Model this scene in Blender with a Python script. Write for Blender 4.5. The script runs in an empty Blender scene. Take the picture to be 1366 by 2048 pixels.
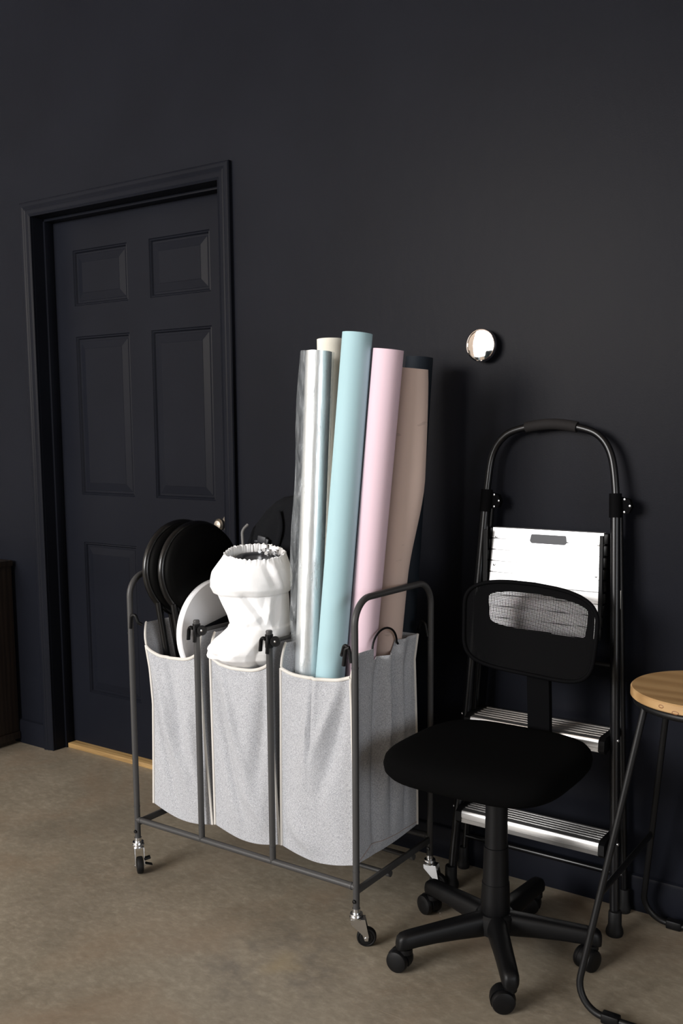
import bpy, bmesh, math, random
from math import sin, cos, pi, sqrt, radians
from mathutils import Vector, Matrix, noise, Quaternion

scene = bpy.context.scene
COL = scene.collection
random.seed(4)

# ------------------------------------------------------------------ camera
cam = bpy.data.cameras.new('camera')
cam_o = bpy.data.objects.new('camera', cam)
COL.objects.link(cam_o)
F_PX, PITCH, YAW = 1884.27, 0.1197, -0.5668
cam.sensor_fit = 'VERTICAL'
cam.sensor_height = 36.0
cam.sensor_width = 24.0
cam.lens = F_PX / 2048 * 36.0
cam.shift_x = -(797.42 - 683) / 2048
cam.shift_y = (1100.75 - 1024) / 2048
cam.clip_start = 0.05
cam_o.location = (0, -2.35, 1.2492)
cam_o.rotation_euler = (pi / 2 - PITCH, 0, -YAW)
scene.camera = cam_o

# ------------------------------------------------------------------ light and exposure
scene.view_settings.view_transform = 'Standard'
scene.view_settings.look = 'None'
scene.view_settings.gamma = 1.0
scene.view_settings.exposure = 0.0
scene.view_settings.use_curve_mapping = False

world = bpy.data.worlds.new('world')
scene.world = world
world.use_nodes = True
world.node_tree.nodes['Background'].inputs['Color'].default_value = (0.75, 0.85, 1.0, 1)
world.node_tree.nodes['Background'].inputs['Strength'].default_value = 1.0


def area(name, loc, target, sx, sy, watts, color):
    l = bpy.data.lights.new(name, 'AREA')
    l.shape = 'RECTANGLE'
    l.size, l.size_y, l.energy, l.color = sx, sy, watts, color
    o = bpy.data.objects.new(name, l)
    COL.objects.link(o)
    o.location = loc
    d = Vector(target) - Vector(loc)
    o.rotation_euler = d.to_track_quat('-Z', 'Y').to_euler()
    return o


# daylight through the tall shop window behind and left of the camera
area('window_daylight', (-3.55, -6.56, 2.5), (-3.55, 0, 2.5), 3.3, 2.1, 530, (1.0, 0.985, 0.97))
# a second, smaller window high in the right-hand wall
area('side_window_daylight', (3.36, -3.1, 1.6), (0, -3.1, 1.6), 1.7, 1.5, 62, (0.93, 0.96, 1.0))

# ------------------------------------------------------------------ materials


def mat(name, color, rough=0.5, metal=0.0, spec=0.5, sheen=0.0, coat=0.0):
    m = bpy.data.materials.new(name)
    m.use_nodes = True
    b = m.node_tree.nodes['Principled BSDF']
    b.inputs['Base Color'].default_value = (*color, 1)
    b.inputs['Roughness'].default_value = rough
    b.inputs['Metallic'].default_value = metal
    b.inputs['Specular IOR Level'].default_value = spec
    if sheen:
        b.inputs['Sheen Weight'].default_value = sheen
    if coat:
        b.inputs['Coat Weight'].default_value = coat
    return m


class N:
    """small node-graph helper"""
    def __init__(s, m):
        s.t = m.node_tree
        s.b = s.t.nodes['Principled BSDF']
        s.tc = s.t.nodes.new('ShaderNodeTexCoord')

    def add(s, typ, **kw):
        n = s.t.nodes.new(typ)
        for k, v in kw.items():
            if k in n.inputs.keys():
                n.inputs[k].default_value = v
            else:
                setattr(n, k, v)
        return n

    def link(s, a, b):
        s.t.links.new(a, b)

    def mapping(s, scale=(1, 1, 1), rot=(0, 0, 0), src='Object'):
        n = s.add('ShaderNodeMapping')
        n.inputs['Scale'].default_value = scale
        n.inputs['Rotation'].default_value = rot
        s.link(s.tc.outputs[src], n.inputs['Vector'])
        return n.outputs['Vector']

    def noise(s, vec, scale, detail=4, rough=0.55, dist=0.0):
        n = s.add('ShaderNodeTexNoise')
        n.inputs['Scale'].default_value = scale
        n.inputs['Detail'].default_value = detail
        n.inputs['Roughness'].default_value = rough
        n.inputs['Distortion'].default_value = dist
        s.link(vec, n.inputs['Vector'])
        return n.outputs['Fac']

    def ramp(s, fac, stops):
        n = s.add('ShaderNodeValToRGB')
        e = n.color_ramp.elements
        while len(e) < len(stops):
            e.new(0.5)
        for i, (p, c) in enumerate(stops):
            e[i].position = p
            e[i].color = (*c, 1) if len(c) == 3 else c
        s.link(fac, n.inputs['Fac'])
        return n.outputs['Color']

    def mix(s, fac, a, b, mode='MIX'):
        n = s.add('ShaderNodeMix', data_type='RGBA', blend_type=mode)
        for sock, v in ((n.inputs[0], fac), (n.inputs[6], a), (n.inputs[7], b)):
            if isinstance(v, (int, float)):
                sock.default_value = v
            elif isinstance(v, tuple):
                sock.default_value = (*v, 1) if len(v) == 3 else v
            else:
                s.link(v, sock)
        return n.outputs[2]

    def math(s, op, a, b=None):
        n = s.add('ShaderNodeMath', operation=op)
        for i, v in enumerate((a, b)):
            if v is None:
                continue
            if isinstance(v, (int, float)):
                n.inputs[i].default_value = v
            else:
                s.link(v, n.inputs[i])
        return n.outputs[0]

    def bump(s, h, strength, dist=0.01):
        n = s.add('ShaderNodeBump')
        n.inputs['Strength'].default_value = strength
        n.inputs['Distance'].default_value = dist
        s.link(h, n.inputs['Height'])
        s.link(n.outputs['Normal'], s.b.inputs['Normal'])

    def color(s, c):
        s.link(c, s.b.inputs['Base Color'])

    def rough(s, c):
        s.link(c, s.b.inputs['Roughness'])


PAINT = (0.0082, 0.0091, 0.0130)


def paint_mat(name, rough, bump):
    m = mat(name, PAINT, rough, spec=0.044)
    m.node_tree.nodes['Principled BSDF'].inputs['Specular Tint'].default_value = (1.0, 0.93, 0.86, 1)
    g = N(m)
    v = g.mapping()
    big = g.noise(v, 2.2, 4)
    g.color(g.ramp(big, [(0.3, tuple(c * 0.9 for c in PAINT)), (0.7, tuple(c * 1.12 for c in PAINT))]))
    fine = g.noise(v, 240, 3)
    mid = g.noise(g.mapping((6, 6, 2)), 5, 3)
    g.bump(g.math('ADD', g.math('MULTIPLY', fine, 0.3), mid), bump, 0.004)
    g.rough(g.math('ADD', g.math('MULTIPLY', big, 0.08), rough - 0.04))
    return m


M_WALL = paint_mat('black_wall_paint', 0.39, 0.12)
M_DOORPAINT = paint_mat('black_door_paint', 0.37, 0.06)

M_WHITEWALL = mat('white_plaster', (0.64, 0.605, 0.56), 0.8)
g = N(M_WHITEWALL)
g.bump(g.noise(g.mapping(), 90, 3), 0.1, 0.003)
M_CEIL = mat('ceiling_paint', (0.40, 0.34, 0.28), 0.9)
g = N(M_CEIL)
g.bump(g.noise(g.mapping(), 60, 3), 0.1, 0.003)

# polished brown concrete
M_FLOOR = mat('brown_concrete', (0.2, 0.165, 0.12), 0.5)
g = N(M_FLOOR)
v = g.mapping()
n1 = g.noise(v, 1.6, 8, 0.62, 0.6)
n2 = g.noise(g.mapping((1, 1, 1), (0, 0, 0.6)), 7, 6, 0.6, 0.4)
base = g.ramp(n1, [(0.30, (0.166, 0.139, 0.100)), (0.52, (0.232, 0.201, 0.150)), (0.74, (0.305, 0.265, 0.204))])
base = g.mix(0.45, base, g.ramp(n2, [(0.3, (0.140, 0.118, 0.086)), (0.7, (0.29, 0.25, 0.192))]))
spk = g.noise(v, 160, 2)
base = g.mix(g.ramp(spk, [(0.68, (0, 0, 0)), (0.76, (0.35, 0.35, 0.35))]), base, (0.34, 0.30, 0.24))
n3 = g.noise(g.mapping((1, 1.6, 1), (0, 0, 0.3)), 34, 8, 0.7, 0.3)
base = g.mix(0.5, base, g.ramp(n3, [(0.32, (0.125, 0.104, 0.075)), (0.52, (0.21, 0.18, 0.135)), (0.70, (0.33, 0.29, 0.225))]))
# fine trowel cross-hatching that comes and goes in patches
w1 = g.add('ShaderNodeTexWave', wave_type='BANDS', bands_direction='X')
w1.inputs['Scale'].default_value = 70
w1.inputs['Distortion'].default_value = 1.5
w1.inputs['Detail'].default_value = 2
g.link(g.mapping((1, 1, 1), (0, 0, 0.9)), w1.inputs['Vector'])
patch = g.ramp(g.noise(v, 2.7, 3), [(0.48, (0, 0, 0)), (0.66, (1, 1, 1))])
hatch = g.math('MULTIPLY', w1.outputs['Fac'], patch)
base = g.mix(g.math('MULTIPLY', hatch, 0.5), base, (0.10, 0.085, 0.064))
# reddish patches
base = g.mix(g.ramp(g.noise(g.mapping((1, 1, 1), (0, 0, 1.1)), 2.1, 5, 0.6, 0.8), [(0.50, (0, 0, 0)), (0.68, (0.45, 0.45, 0.45))]), base, (0.215, 0.150, 0.098))
# one worn scuff: a yellowish middle with grey rubbed arcs round it
sub = g.add('ShaderNodeVectorMath', operation='DISTANCE')
wv = g.add('ShaderNodeVectorMath', operation='MULTIPLY_ADD')
nz = g.add('ShaderNodeTexNoise')
nz.inputs['Scale'].default_value = 9
g.link(v, nz.inputs['Vector'])
g.link(nz.outputs['Color'], wv.inputs[0])
wv.inputs[1].default_value = (0.12, 0.12, 0)
g.link(v, wv.inputs[2])
g.link(wv.outputs[0], sub.inputs[0])
sub.inputs[1].default_value = (-1.32, 2.34, 0)
dst = sub.outputs['Value']
ring_ = g.ramp(dst, [(0.0, (0, 0, 0)), (0.050, (0, 0, 0)), (0.085, (0.55, 0.55, 0.55)), (0.15, (0.25, 0.25, 0.25)), (0.21, (0, 0, 0))])
ring_ = g.math('MULTIPLY', ring_, g.ramp(g.noise(v, 13, 3), [(0.42, (0, 0, 0)), (0.60, (1, 1, 1))]))
base = g.mix(ring_, base, (0.095, 0.085, 0.075))
base = g.mix(g.ramp(dst, [(0.0, (0.45, 0.45, 0.45)), (0.055, (0, 0, 0))]), base, (0.30, 0.235, 0.13))
# pale scratches
vs = g.mapping((1.5, 26, 1), (0, 0, 0.5))
scr = g.noise(vs, 3.2, 2)
base = g.mix(g.ramp(scr, [(0.70, (0, 0, 0)), (0.78, (0.3, 0.3, 0.3))]), base, (0.36, 0.30, 0.23))
base = g.mix(1.0, base, (1.14, 1.14, 1.15), 'MULTIPLY')
g.color(base)
g.rough(g.math('ADD', g.math('MULTIPLY', n2, 0.25), 0.36))
g.bump(g.math('ADD', g.math('MULTIPLY', hatch, 0.5), n2), 0.14, 0.004)

M_FRAME = mat('gunmetal_powder_coat', (0.046, 0.045, 0.045), 0.45, spec=0.35)
g = N(M_FRAME)
g.bump(g.noise(g.mapping(), 900, 2), 0.08, 0.001)
M_BLACKPL = mat('black_plastic', (0.0032, 0.0032, 0.0036), 0.45, spec=0.22)
g = N(M_BLACKPL)
g.bump(g.noise(g.mapping(), 700, 3), 0.10, 0.001)
M_BACKPL = mat('matt_black_plastic', (0.0030, 0.0030, 0.0034), 0.7, spec=0.03)
M_RUBBER = mat('black_rubber', (0.0045, 0.0045, 0.0047), 0.6, spec=0.25)
M_GLOSSBLACK = mat('gloss_black_enamel', (0.003, 0.003, 0.0035), 0.25, spec=0.4)
M_CHROME = mat('zinc_plate', (0.72, 0.73, 0.75), 0.22, 1.0)
M_STEEL = mat('dull_steel', (0.55, 0.55, 0.56), 0.35, 1.0)

# heathered linen
def linen(name, dark, light):
    m = mat(name, light, 0.95, spec=0.2)
    g = N(m)
    a = g.noise(g.mapping((1, 1, 0.38)), 800, 2, 0.6)
    b = g.noise(g.mapping((0.38, 0.38, 1)), 800, 2, 0.6)
    c = g.noise(g.mapping(), 14, 4)
    t = g.math('ADD', g.math('MULTIPLY', a, 0.5), g.math('MULTIPLY', b, 0.5))
    col = g.ramp(t, [(0.40, dark), (0.50, tuple((x + y) / 2 for x, y in zip(dark, light))), (0.58, light)])
    col = g.mix(g.math('MULTIPLY', c, 0.25), col, tuple(x * 0.7 for x in light))
    g.color(col)
    g.bump(t, 0.35, 0.002)
    return m


M_LINEN = linen('grey_linen', (0.270, 0.277, 0.297), (0.525, 0.535, 0.565))
M_PIPING = mat('cream_tape', (0.66, 0.635, 0.595), 0.85)
g = N(M_PIPING)
g.bump(g.noise(g.mapping(), 700, 2), 0.3, 0.001)


M_SEAM = mat('seam_thread', (0.36, 0.29, 0.26), 0.9)


def paper(name, color, rough=0.75, marks=False):
    m = mat(name, color, rough, spec=0.3)
    g = N(m)
    a = g.noise(g.mapping((1, 1, 0.15)), 8, 4)
    col = g.ramp(a, [(0.25, tuple(c * 0.94 for c in color)), (0.75, tuple(min(1, c * 1.04) for c in color))])
    if marks:
        k = g.noise(g.mapping((1, 1, 2.2)), 20, 2)
        col = g.mix(g.ramp(k, [(0.69, (0, 0, 0)), (0.73, (0.4, 0.4, 0.4))]), col, tuple(c * 0.55 for c in color))
    g.color(col)
    g.bump(a, 0.15, 0.004)
    return m


M_BLUEPAPER = paper('pale_blue_paper', (0.38, 0.565, 0.615))
M_PINKPAPER = paper('pink_paper', (0.745, 0.56, 0.635))
M_TAUPEPAPER = paper('taupe_paper', (0.60, 0.465, 0.41), marks=True)
M_NAVYPAPER = paper('navy_paper', (0.0035, 0.0075, 0.0135))
M_CREAMPAPER = paper('cream_paper', (0.78, 0.75, 0.66))
M_KRAFT = mat('cardboard_core', (0.32, 0.22, 0.13), 0.9)
M_SILVERFOIL = mat('silver_foil', (0.93, 0.93, 0.925), 0.34, 0.85)
g = N(M_SILVERFOIL)
g.bump(g.noise(g.mapping((1, 1, 0.12)), 60, 4), 0.25, 0.004)

# crinkled clear wrap: mostly see-through, with glossy creases
M_WRAP = bpy.data.materials.new('clear_wrap')
M_WRAP.use_nodes = True
g = N(M_WRAP)
g.b.inputs['Base Color'].default_value = (0.62, 0.66, 0.69, 1)
g.b.inputs['Roughness'].default_value = 0.12
g.b.inputs['Specular IOR Level'].default_value = 0.9
cr = g.noise(g.mapping((1, 1, 0.22)), 55, 6, 0.65, 0.8)
g.bump(cr, 0.9, 0.012)
tr = g.add('ShaderNodeBsdfTransparent')
tr.inputs['Color'].default_value = (0.93, 0.95, 0.96, 1)
mx = g.add('ShaderNodeMixShader')
g.link(g.ramp(cr, [(0.38, (0.05, 0.05, 0.05)), (0.60, (0.22, 0.22, 0.22)), (0.72, (0.6, 0.6, 0.6))]), mx.inputs[0])
g.link(tr.outputs[0], mx.inputs[1])
g.link(g.b.outputs[0], mx.inputs[2])
g.link(mx.outputs[0], g.t.nodes['Material Output'].inputs['Surface'])

M_NYLON = mat('white_nylon', (0.87, 0.87, 0.875), 0.6, spec=0.3)
M_NYLON.node_tree.nodes['Principled BSDF'].inputs['Subsurface Weight'].default_value = 0.0
g = N(M_NYLON)
g.bump(g.noise(g.mapping((1, 1, 0.5)), 60, 4, 0.55, 0.5), 0.18, 0.004)
M_DARKGREY = mat('dark_grey_plastic', (0.030, 0.031, 0.036), 0.45, spec=0.3)
M_WHITEBOARD = mat('white_laminate', (0.88, 0.88, 0.90), 0.5)
g = N(M_WHITEBOARD)
g.bump(g.noise(g.mapping(), 30, 2), 0.03, 0.002)
M_BLACKVINYL = mat('black_vinyl', (0.0016, 0.0016, 0.0016), 0.6, spec=0.05)
g = N(M_BLACKVINYL)
g.bump(g.noise(g.mapping(), 400, 3), 0.12, 0.001)
M_BLACKCLOTH = mat('black_canvas', (0.0050, 0.0054, 0.0068), 0.9, spec=0.12)
g = N(M_BLACKCLOTH)
g.bump(g.math('ADD', g.noise(g.mapping(), 25, 4), g.math('MULTIPLY', g.noise(g.mapping(), 600, 2), 0.4)), 0.5, 0.006)
M_SEATCLOTH = mat('black_chair_cloth', (0.0016, 0.0016, 0.0017), 0.95, spec=0.05)
g = N(M_SEATCLOTH)
g.bump(g.noise(g.mapping(), 900, 2), 0.4, 0.001)
M_CORD = mat('grey_cord', (0.16, 0.155, 0.15), 0.6)
M_MIRROR = mat('polished_rose_metal', (0.97, 0.90, 0.875), 0.03, 1.0)
M_BRASS = mat('satin_nickel', (0.42, 0.38, 0.33), 0.38, 1.0)

M_ALU = mat('brushed_aluminium', (0.80, 0.80, 0.80), 0.42, 0.85)
g = N(M_ALU)
g.bump(g.noise(g.mapping((0.02, 1, 1)), 700, 2), 0.25, 0.001)
M_ALUDARK = mat('worn_aluminium', (0.60, 0.59, 0.58), 0.3, 0.9)
g = N(M_ALUDARK)
sm = g.noise(g.mapping((1, 2, 2)), 12, 5)
g.rough(g.math('ADD', g.math('MULTIPLY', sm, 0.14), 0.22))
g.bump(g.noise(g.mapping((0.02, 1, 1)), 700, 2), 0.02, 0.0005)
M_LADDER = mat('black_ladder_enamel', (0.0028, 0.0028, 0.0036), 0.3, spec=0.4)
M_GRIP = mat('black_foam_grip', (0.014, 0.0125, 0.0125), 0.8, spec=0.2)
M_LABEL = mat('silver_label', (0.72, 0.71, 0.66), 0.5)


def wood(name, dark, mid, light, scale=(2.0, 22, 22), knots=True, rough=0.45):
    m = mat(name, mid, rough)
    g = N(m)
    v = g.mapping(scale)
    a = g.noise(v, 3.0, 6, 0.6, 0.5)
    w = g.add('ShaderNodeTexWave', wave_type='BANDS', bands_direction='Y')
    w.inputs['Scale'].default_value = 1.1
    w.inputs['Distortion'].default_value = 5
    w.inputs['Detail'].default_value = 3
    w.inputs['Detail Scale'].default_value = 0.7
    g.link(g.mapping((scale[0] * 0.6, scale[1] * 0.5, scale[2] * 0.5)), w.inputs['Vector'])
    t = g.math('ADD', g.math('MULTIPLY', a, 0.7), g.math('MULTIPLY', w.outputs['Fac'], 0.3))
    g.color(g.ramp(t, [(0.25, dark), (0.5, mid), (0.78, light)]))
    g.bump(t, 0.08, 0.002)
    return m


M_STOOLWOOD = wood('honey_elm', (0.31, 0.180, 0.075), (0.41, 0.250, 0.110), (0.50, 0.325, 0.155), (0.9, 9, 9))
M_KNOT = mat('dark_knot', (0.20, 0.085, 0.035), 0.5)
M_THRESH = wood('raw_pine', (0.24, 0.145, 0.055), (0.38, 0.24, 0.095), (0.46, 0.31, 0.14), (2, 30, 30))
M_CABWOOD = wood('dark_walnut', (0.010, 0.006, 0.004), (0.018, 0.011, 0.007), (0.028, 0.018, 0.012), (30, 30, 2), rough=0.5)
M_STOOLMETAL = mat('black_stool_enamel', (0.0036, 0.0036, 0.004), 0.45, spec=0.3)

# open mesh weave of the chair back: threads with see-through holes between them
M_MESH = bpy.data.materials.new('black_mesh_weave')
M_MESH.use_nodes = True
g = N(M_MESH)
g.b.inputs['Base Color'].default_value = (0.004, 0.004, 0.0044, 1)
g.b.inputs['Roughness'].default_value = 0.7
g.b.inputs['Specular IOR Level'].default_value = 0.03
sep = g.add('ShaderNodeSeparateXYZ')
g.link(g.tc.outputs['Object'], sep.inputs[0])
K = 2 * pi / 0.0064
sa = g.math('SINE', g.math('MULTIPLY', g.math('ADD', sep.outputs['X'], sep.outputs['Z']), K))
sb = g.math('SINE', g.math('MULTIPLY', g.math('SUBTRACT', sep.outputs['X'], sep.outputs['Z']), K))
hole = g.math('GREATER_THAN', g.math('MULTIPLY', sa, sb), 0.42)
tr = g.add('ShaderNodeBsdfTransparent')
mx = g.add('ShaderNodeMixShader')
g.link(hole, mx.inputs[0])
g.link(g.b.outputs[0], mx.inputs[1])
g.link(tr.outputs[0], mx.inputs[2])
g.link(mx.outputs[0], g.t.nodes['Material Output'].inputs['Surface'])

# ------------------------------------------------------------------ mesh helpers
BASE = {}


def V(*a):
    return Vector(a)


def fillet(pts, rads, n=8):
    """round the inner corners of a polyline; rads is one number or one per point"""
    pts = [Vector(p) for p in pts]
    if isinstance(rads, (int, float)):
        rads = [rads] * len(pts)
    out = [pts[0]]
    for i in range(1, len(pts) - 1):
        p, a, b = pts[i], pts[i - 1], pts[i + 1]
        d1, d2 = (a - p), (b - p)
        l1, l2 = d1.length, d2.length
        d1.normalize()
        d2.normalize()
        ang = d1.angle(d2)
        r = rads[i]
        t = min(r / math.tan(ang / 2), l1 * 0.49, l2 * 0.49)
        r = t * math.tan(ang / 2)
        if r < 1e-5:
            out.append(p)
            continue
        c = p + (d1 + d2).normalized() * (r / sin(ang / 2))
        s, e = p + d1 * t - c, p + d2 * t - c
        q = s.rotation_difference(e)
        for k in range(n + 1):
            out.append(c + Quaternion().slerp(q, k / n) @ s)
    out.append(pts[-1])
    return out


def arc_pts(fn, n):
    return [Vector(fn(i / n)) for i in range(n + 1)]


class MB:
    def __init__(s):
        s.bm = bmesh.new()

    def ring(s, pts):
        return [s.bm.verts.new(p) for p in pts]

    def skin(s, rings, closed=True, cap0=False, cap1=False, loop=False):
        vr = [s.ring(r) for r in rings]
        pairs = list(zip(vr[:-1], vr[1:]))
        if loop:
            pairs.append((vr[-1], vr[0]))
        for a, b in pairs:
            n = len(a)
            for i in range(n if closed else n - 1):
                j = (i + 1) % n
                s.bm.faces.new((a[i], a[j], b[j], b[i]))
        if cap0:
            s.bm.faces.new(vr[0][::-1])
        if cap1:
            s.bm.faces.new(vr[-1])
        return s

    def tube(s, pts, r, seg=14, closed=False, ry=None, up=None):
        pts = [Vector(p) for p in pts]
        n = len(pts)
        rr = r if isinstance(r, (list, tuple)) else [r] * n
        T = []
        for i in range(n):
            a = pts[i - 1] if (i > 0 or closed) else pts[i]
            b = pts[(i + 1) % n] if (i < n - 1 or closed) else pts[i]
            T.append((b - a).normalized())
        u0 = Vector(up) if up else (Vector((0, 0, 1)) if abs(T[0].z) < 0.9 else Vector((1, 0, 0)))
        nrm = (u0 - T[0] * u0.dot(T[0])).normalized()
        rings = []
        for i in range(n):
            if i:
                nrm = T[i - 1].rotation_difference(T[i]) @ nrm
                nrm = (nrm - T[i] * nrm.dot(T[i])).normalized()
            bi = T[i].cross(nrm)
            k = (ry / r) if (ry and not isinstance(r, (list, tuple))) else 1.0
            rings.append([pts[i] + (nrm * cos(a) + bi * sin(a) * k) * rr[i]
                          for a in [2 * pi * j / seg for j in range(seg)]])
        s.skin(rings, True, not closed, not closed, closed)
        return s

    def box(s, c, size, rot=None, bevel=0.0, seg=2):
        r = bmesh.ops.create_cube(s.bm, size=1.0)
        vs = r['verts']
        bmesh.ops.scale(s.bm, vec=size, verts=vs)
        if bevel:
            es = list({e for v in vs for e in v.link_edges})
            rb = bmesh.ops.bevel(s.bm, geom=vs + es, offset=bevel, segments=seg, affect='EDGES', profile=0.5)
            vs = list({v for f in rb['faces'] for v in f.verts} | {v for v in vs if v.is_valid})
        m = Matrix.Translation(Vector(c))
        if rot is not None:
            m = m @ rot.to_4x4()
        bmesh.ops.transform(s.bm, matrix=m, verts=vs)
        return s

    def span(s, lo, hi, bevel=0.0):
        lo, hi = Vector(lo), Vector(hi)
        return s.box((lo + hi) / 2, hi - lo, None, bevel)

    def lathe(s, prof, c=(0, 0, 0), axis=(0, 0, 1), seg=32, cap=True, fn=None):
        """prof: list of (radius, height) along axis from c"""
        ax = Vector(axis).normalized()
        u = ax.orthogonal().normalized()
        w = ax.cross(u)
        c = Vector(c)
        rings = []
        for r, h in prof:
            r = max(r, 1e-5)
            rings.append([c + ax * h + (u * cos(a) + w * sin(a)) * r for a in [2 * pi * j / seg for j in range(seg)]])
        s.skin(rings, True, cap, cap)
        return s

    def extrude(s, outline, direction):
        """closed prism from a planar outline"""
        d = Vector(direction)
        s.skin([[Vector(p) for p in outline], [Vector(p) + d for p in outline]], True, True, True)
        return s

    def grid(s, fn, nu, nv, closeu=False):
        vs = [[s.bm.verts.new(fn(i / nu, j / nv)) for i in range(nu if closeu else nu + 1)] for j in range(nv + 1)]
        for j in range(nv):
            for i in range(nu):
                k = (i + 1) % nu if closeu else i + 1
                s.bm.faces.new((vs[j][i], vs[j][k], vs[j + 1][k], vs[j + 1][i]))
        return s

    def build(s, name, material, parent=None, origin=None, angle=38, solid=0.0, subsurf=0, recalc=True):
        if recalc:
            bmesh.ops.remove_doubles(s.bm, verts=s.bm.verts, dist=1e-6)
            bmesh.ops.recalc_face_normals(s.bm, faces=s.bm.faces)
        me = bpy.data.meshes.new(name)
        s.bm.to_mesh(me)
        s.bm.free()
        off = BASE[parent.name] if parent else Vector(origin or (0, 0, 0))
        me.transform(Matrix.Translation(-off))
        for p in me.polygons:
            p.use_smooth = True
        me.set_sharp_from_angle(angle=radians(angle))
        me.materials.append(material)
        o = bpy.data.objects.new(name, me)
        COL.objects.link(o)
        if parent:
            o.parent = parent
        else:
            o.location = off
        BASE[o.name] = off.copy()
        if solid:
            md = o.modifiers.new('thickness', 'SOLIDIFY')
            md.thickness = solid
            md.offset = 0
        if subsurf:
            md = o.modifiers.new('smooth', 'SUBSURF')
            md.levels = md.render_levels = subsurf
        return o


def tag(o, label, cat, group=None):
    o['label'] = label
    o['category'] = cat
    if group:
        o['group'] = group
    return o


def thing(name, label, cat, loc, group=None):
    o = bpy.data.objects.new(name, None)
    COL.objects.link(o)
    o.location = loc
    o.empty_display_size = 0.05
    BASE[o.name] = Vector(loc)
    return tag(o, label, cat, group)


def struct(o):
    o['kind'] = 'structure'
    return o


# ------------------------------------------------------------------ the room shell
DX0, DX1, DZ = -3.143, -2.166, 2.083           # opening in the black wall for the door
XL, XR, YF, ZC = -6.2, 3.4, -6.6, 3.9

m = MB()
m.span((XL, YF, -0.10), (XR, 0.16, 0.0))
struct(m.build('floor', M_FLOOR, origin=(0, -3, 0)))

m = MB()
m.span((XL, 0.0, 0.0), (DX0, 0.16, ZC))
m.span((DX1, 0.0, 0.0), (XR, 0.16, ZC))
m.span((DX0, 0.0, DZ), (DX1, 0.16, ZC))
struct(m.build('wall_back', M_WALL, origin=(0, 0, 0)))
m = MB()
m.span((XL - 0.1, YF, 0.0), (XL, 0.16, ZC))
struct(m.build('wall_left', M_WHITEWALL, origin=(XL, -3, 0)))
m = MB()
m.span((XR, YF, 0.0), (XR + 0.1, -3.98, ZC))
m.span((XR, -2.22, 0.0), (XR + 0.1, 0.16, ZC))
m.span((XR, -3.98, 0.0), (XR + 0.1, -2.22, 0.82))
m.span((XR, -3.98, 2.38), (XR + 0.1, -2.22, ZC))
struct(m.build('wall_right', M_WHITEWALL, origin=(XR, -3, 0)))
m = MB()
m.span((XL - 0.1, YF, ZC), (XR + 0.1, 0.16, ZC + 0.1))
struct(m.build('ceiling', M_CEIL, origin=(0, -3, ZC)))
# wall behind the camera with its shop window opening
WX0, WX1, WZ0, WZ1 = -5.25, -1.85, 1.4, 3.6
m = MB()
m.span((XL, YF - 0.12, 0), (WX0, YF, ZC))
m.span((WX1, YF - 0.12, 0), (XR, YF, ZC))
m.span((WX0, YF - 0.12, 0), (WX1, YF, WZ0))
m.span((WX0, YF - 0.12, WZ1), (WX1, YF, ZC))
struct(m.build('wall_front', M_WHITEWALL, origin=(0, YF, 0)))
m = MB()
for a, b in (((WX0, YF - 0.02, WZ0), (WX0 + 0.05, YF + 0.03, WZ1)), ((WX1 - 0.05, YF - 0.02, WZ0), (WX1, YF + 0.03, WZ1)),
             ((WX0, YF - 0.02, WZ0), (WX1, YF + 0.03, WZ0 + 0.05)), ((WX0, YF - 0.02, WZ1 - 0.05), (WX1, YF + 0.03, WZ1))):
    m.span(a, b)
struct(m.build('window_1', M_LADDER, origin=((WX0 + WX1) / 2, YF, WZ0)))

m = MB()
for a, b in (((XR - 0.03, -3.98, 0.82), (XR + 0.03, -3.94, 2.38)), ((XR - 0.03, -2.26, 0.82), (XR + 0.03, -2.22, 2.38)),
             ((XR - 0.03, -3.98, 0.82), (XR + 0.03, -2.22, 0.86)), ((XR - 0.03, -3.98, 2.34), (XR + 0.03, -2.22, 2.38))):
    m.span(a, b)
struct(m.build('window_2', M_LADDER, origin=(XR, -3.1, 0.82)))

# baseboard either side of the door
m = MB()
for x0, x1 in ((XL, -3.181), (-2.126, XR)):
    prof = [(-0.001, 0.0), (-0.012, 0.0), (-0.012, 0.086), (-0.009, 0.095), (-0.001, 0.099)]
    m.skin([[V(x0, y, z) for y, z in prof], [V(x1, y, z) for y, z in prof]], True, True, True)
struct(m.build('baseboard_back', M_DOORPAINT, origin=(0, 0, 0)))

# moulded casing round the door, mitred at the corners
m = MB()
IX0, IX1, IZ = -3.128, -2.181, 2.069
prof = [(0.0, -0.0005), (0.0, -0.010), (0.004, -0.0125), (0.008, -0.010), (0.012, -0.012), (0.020, -0.0135), (0.026, -0.017),
        (0.031, -0.015), (0.037, -0.018), (0.046, -0.019), (0.0505, -0.017), (0.0535, -0.013), (0.0535, -0.0005)]
path = [lambda w: (IX0 - w, 0.0), lambda w: (IX0 - w, IZ + w), lambda w: (IX1 + w, IZ + w), lambda w: (IX1 + w, 0.0)]
m.skin([[V(p(w)[0], y, p(w)[1]) for w, y in prof] for p in path], True, True, True)
struct(m.build('trim_1', M_DOORPAINT, origin=((IX0 + IX1) / 2, 0, 0), angle=20))
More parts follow.
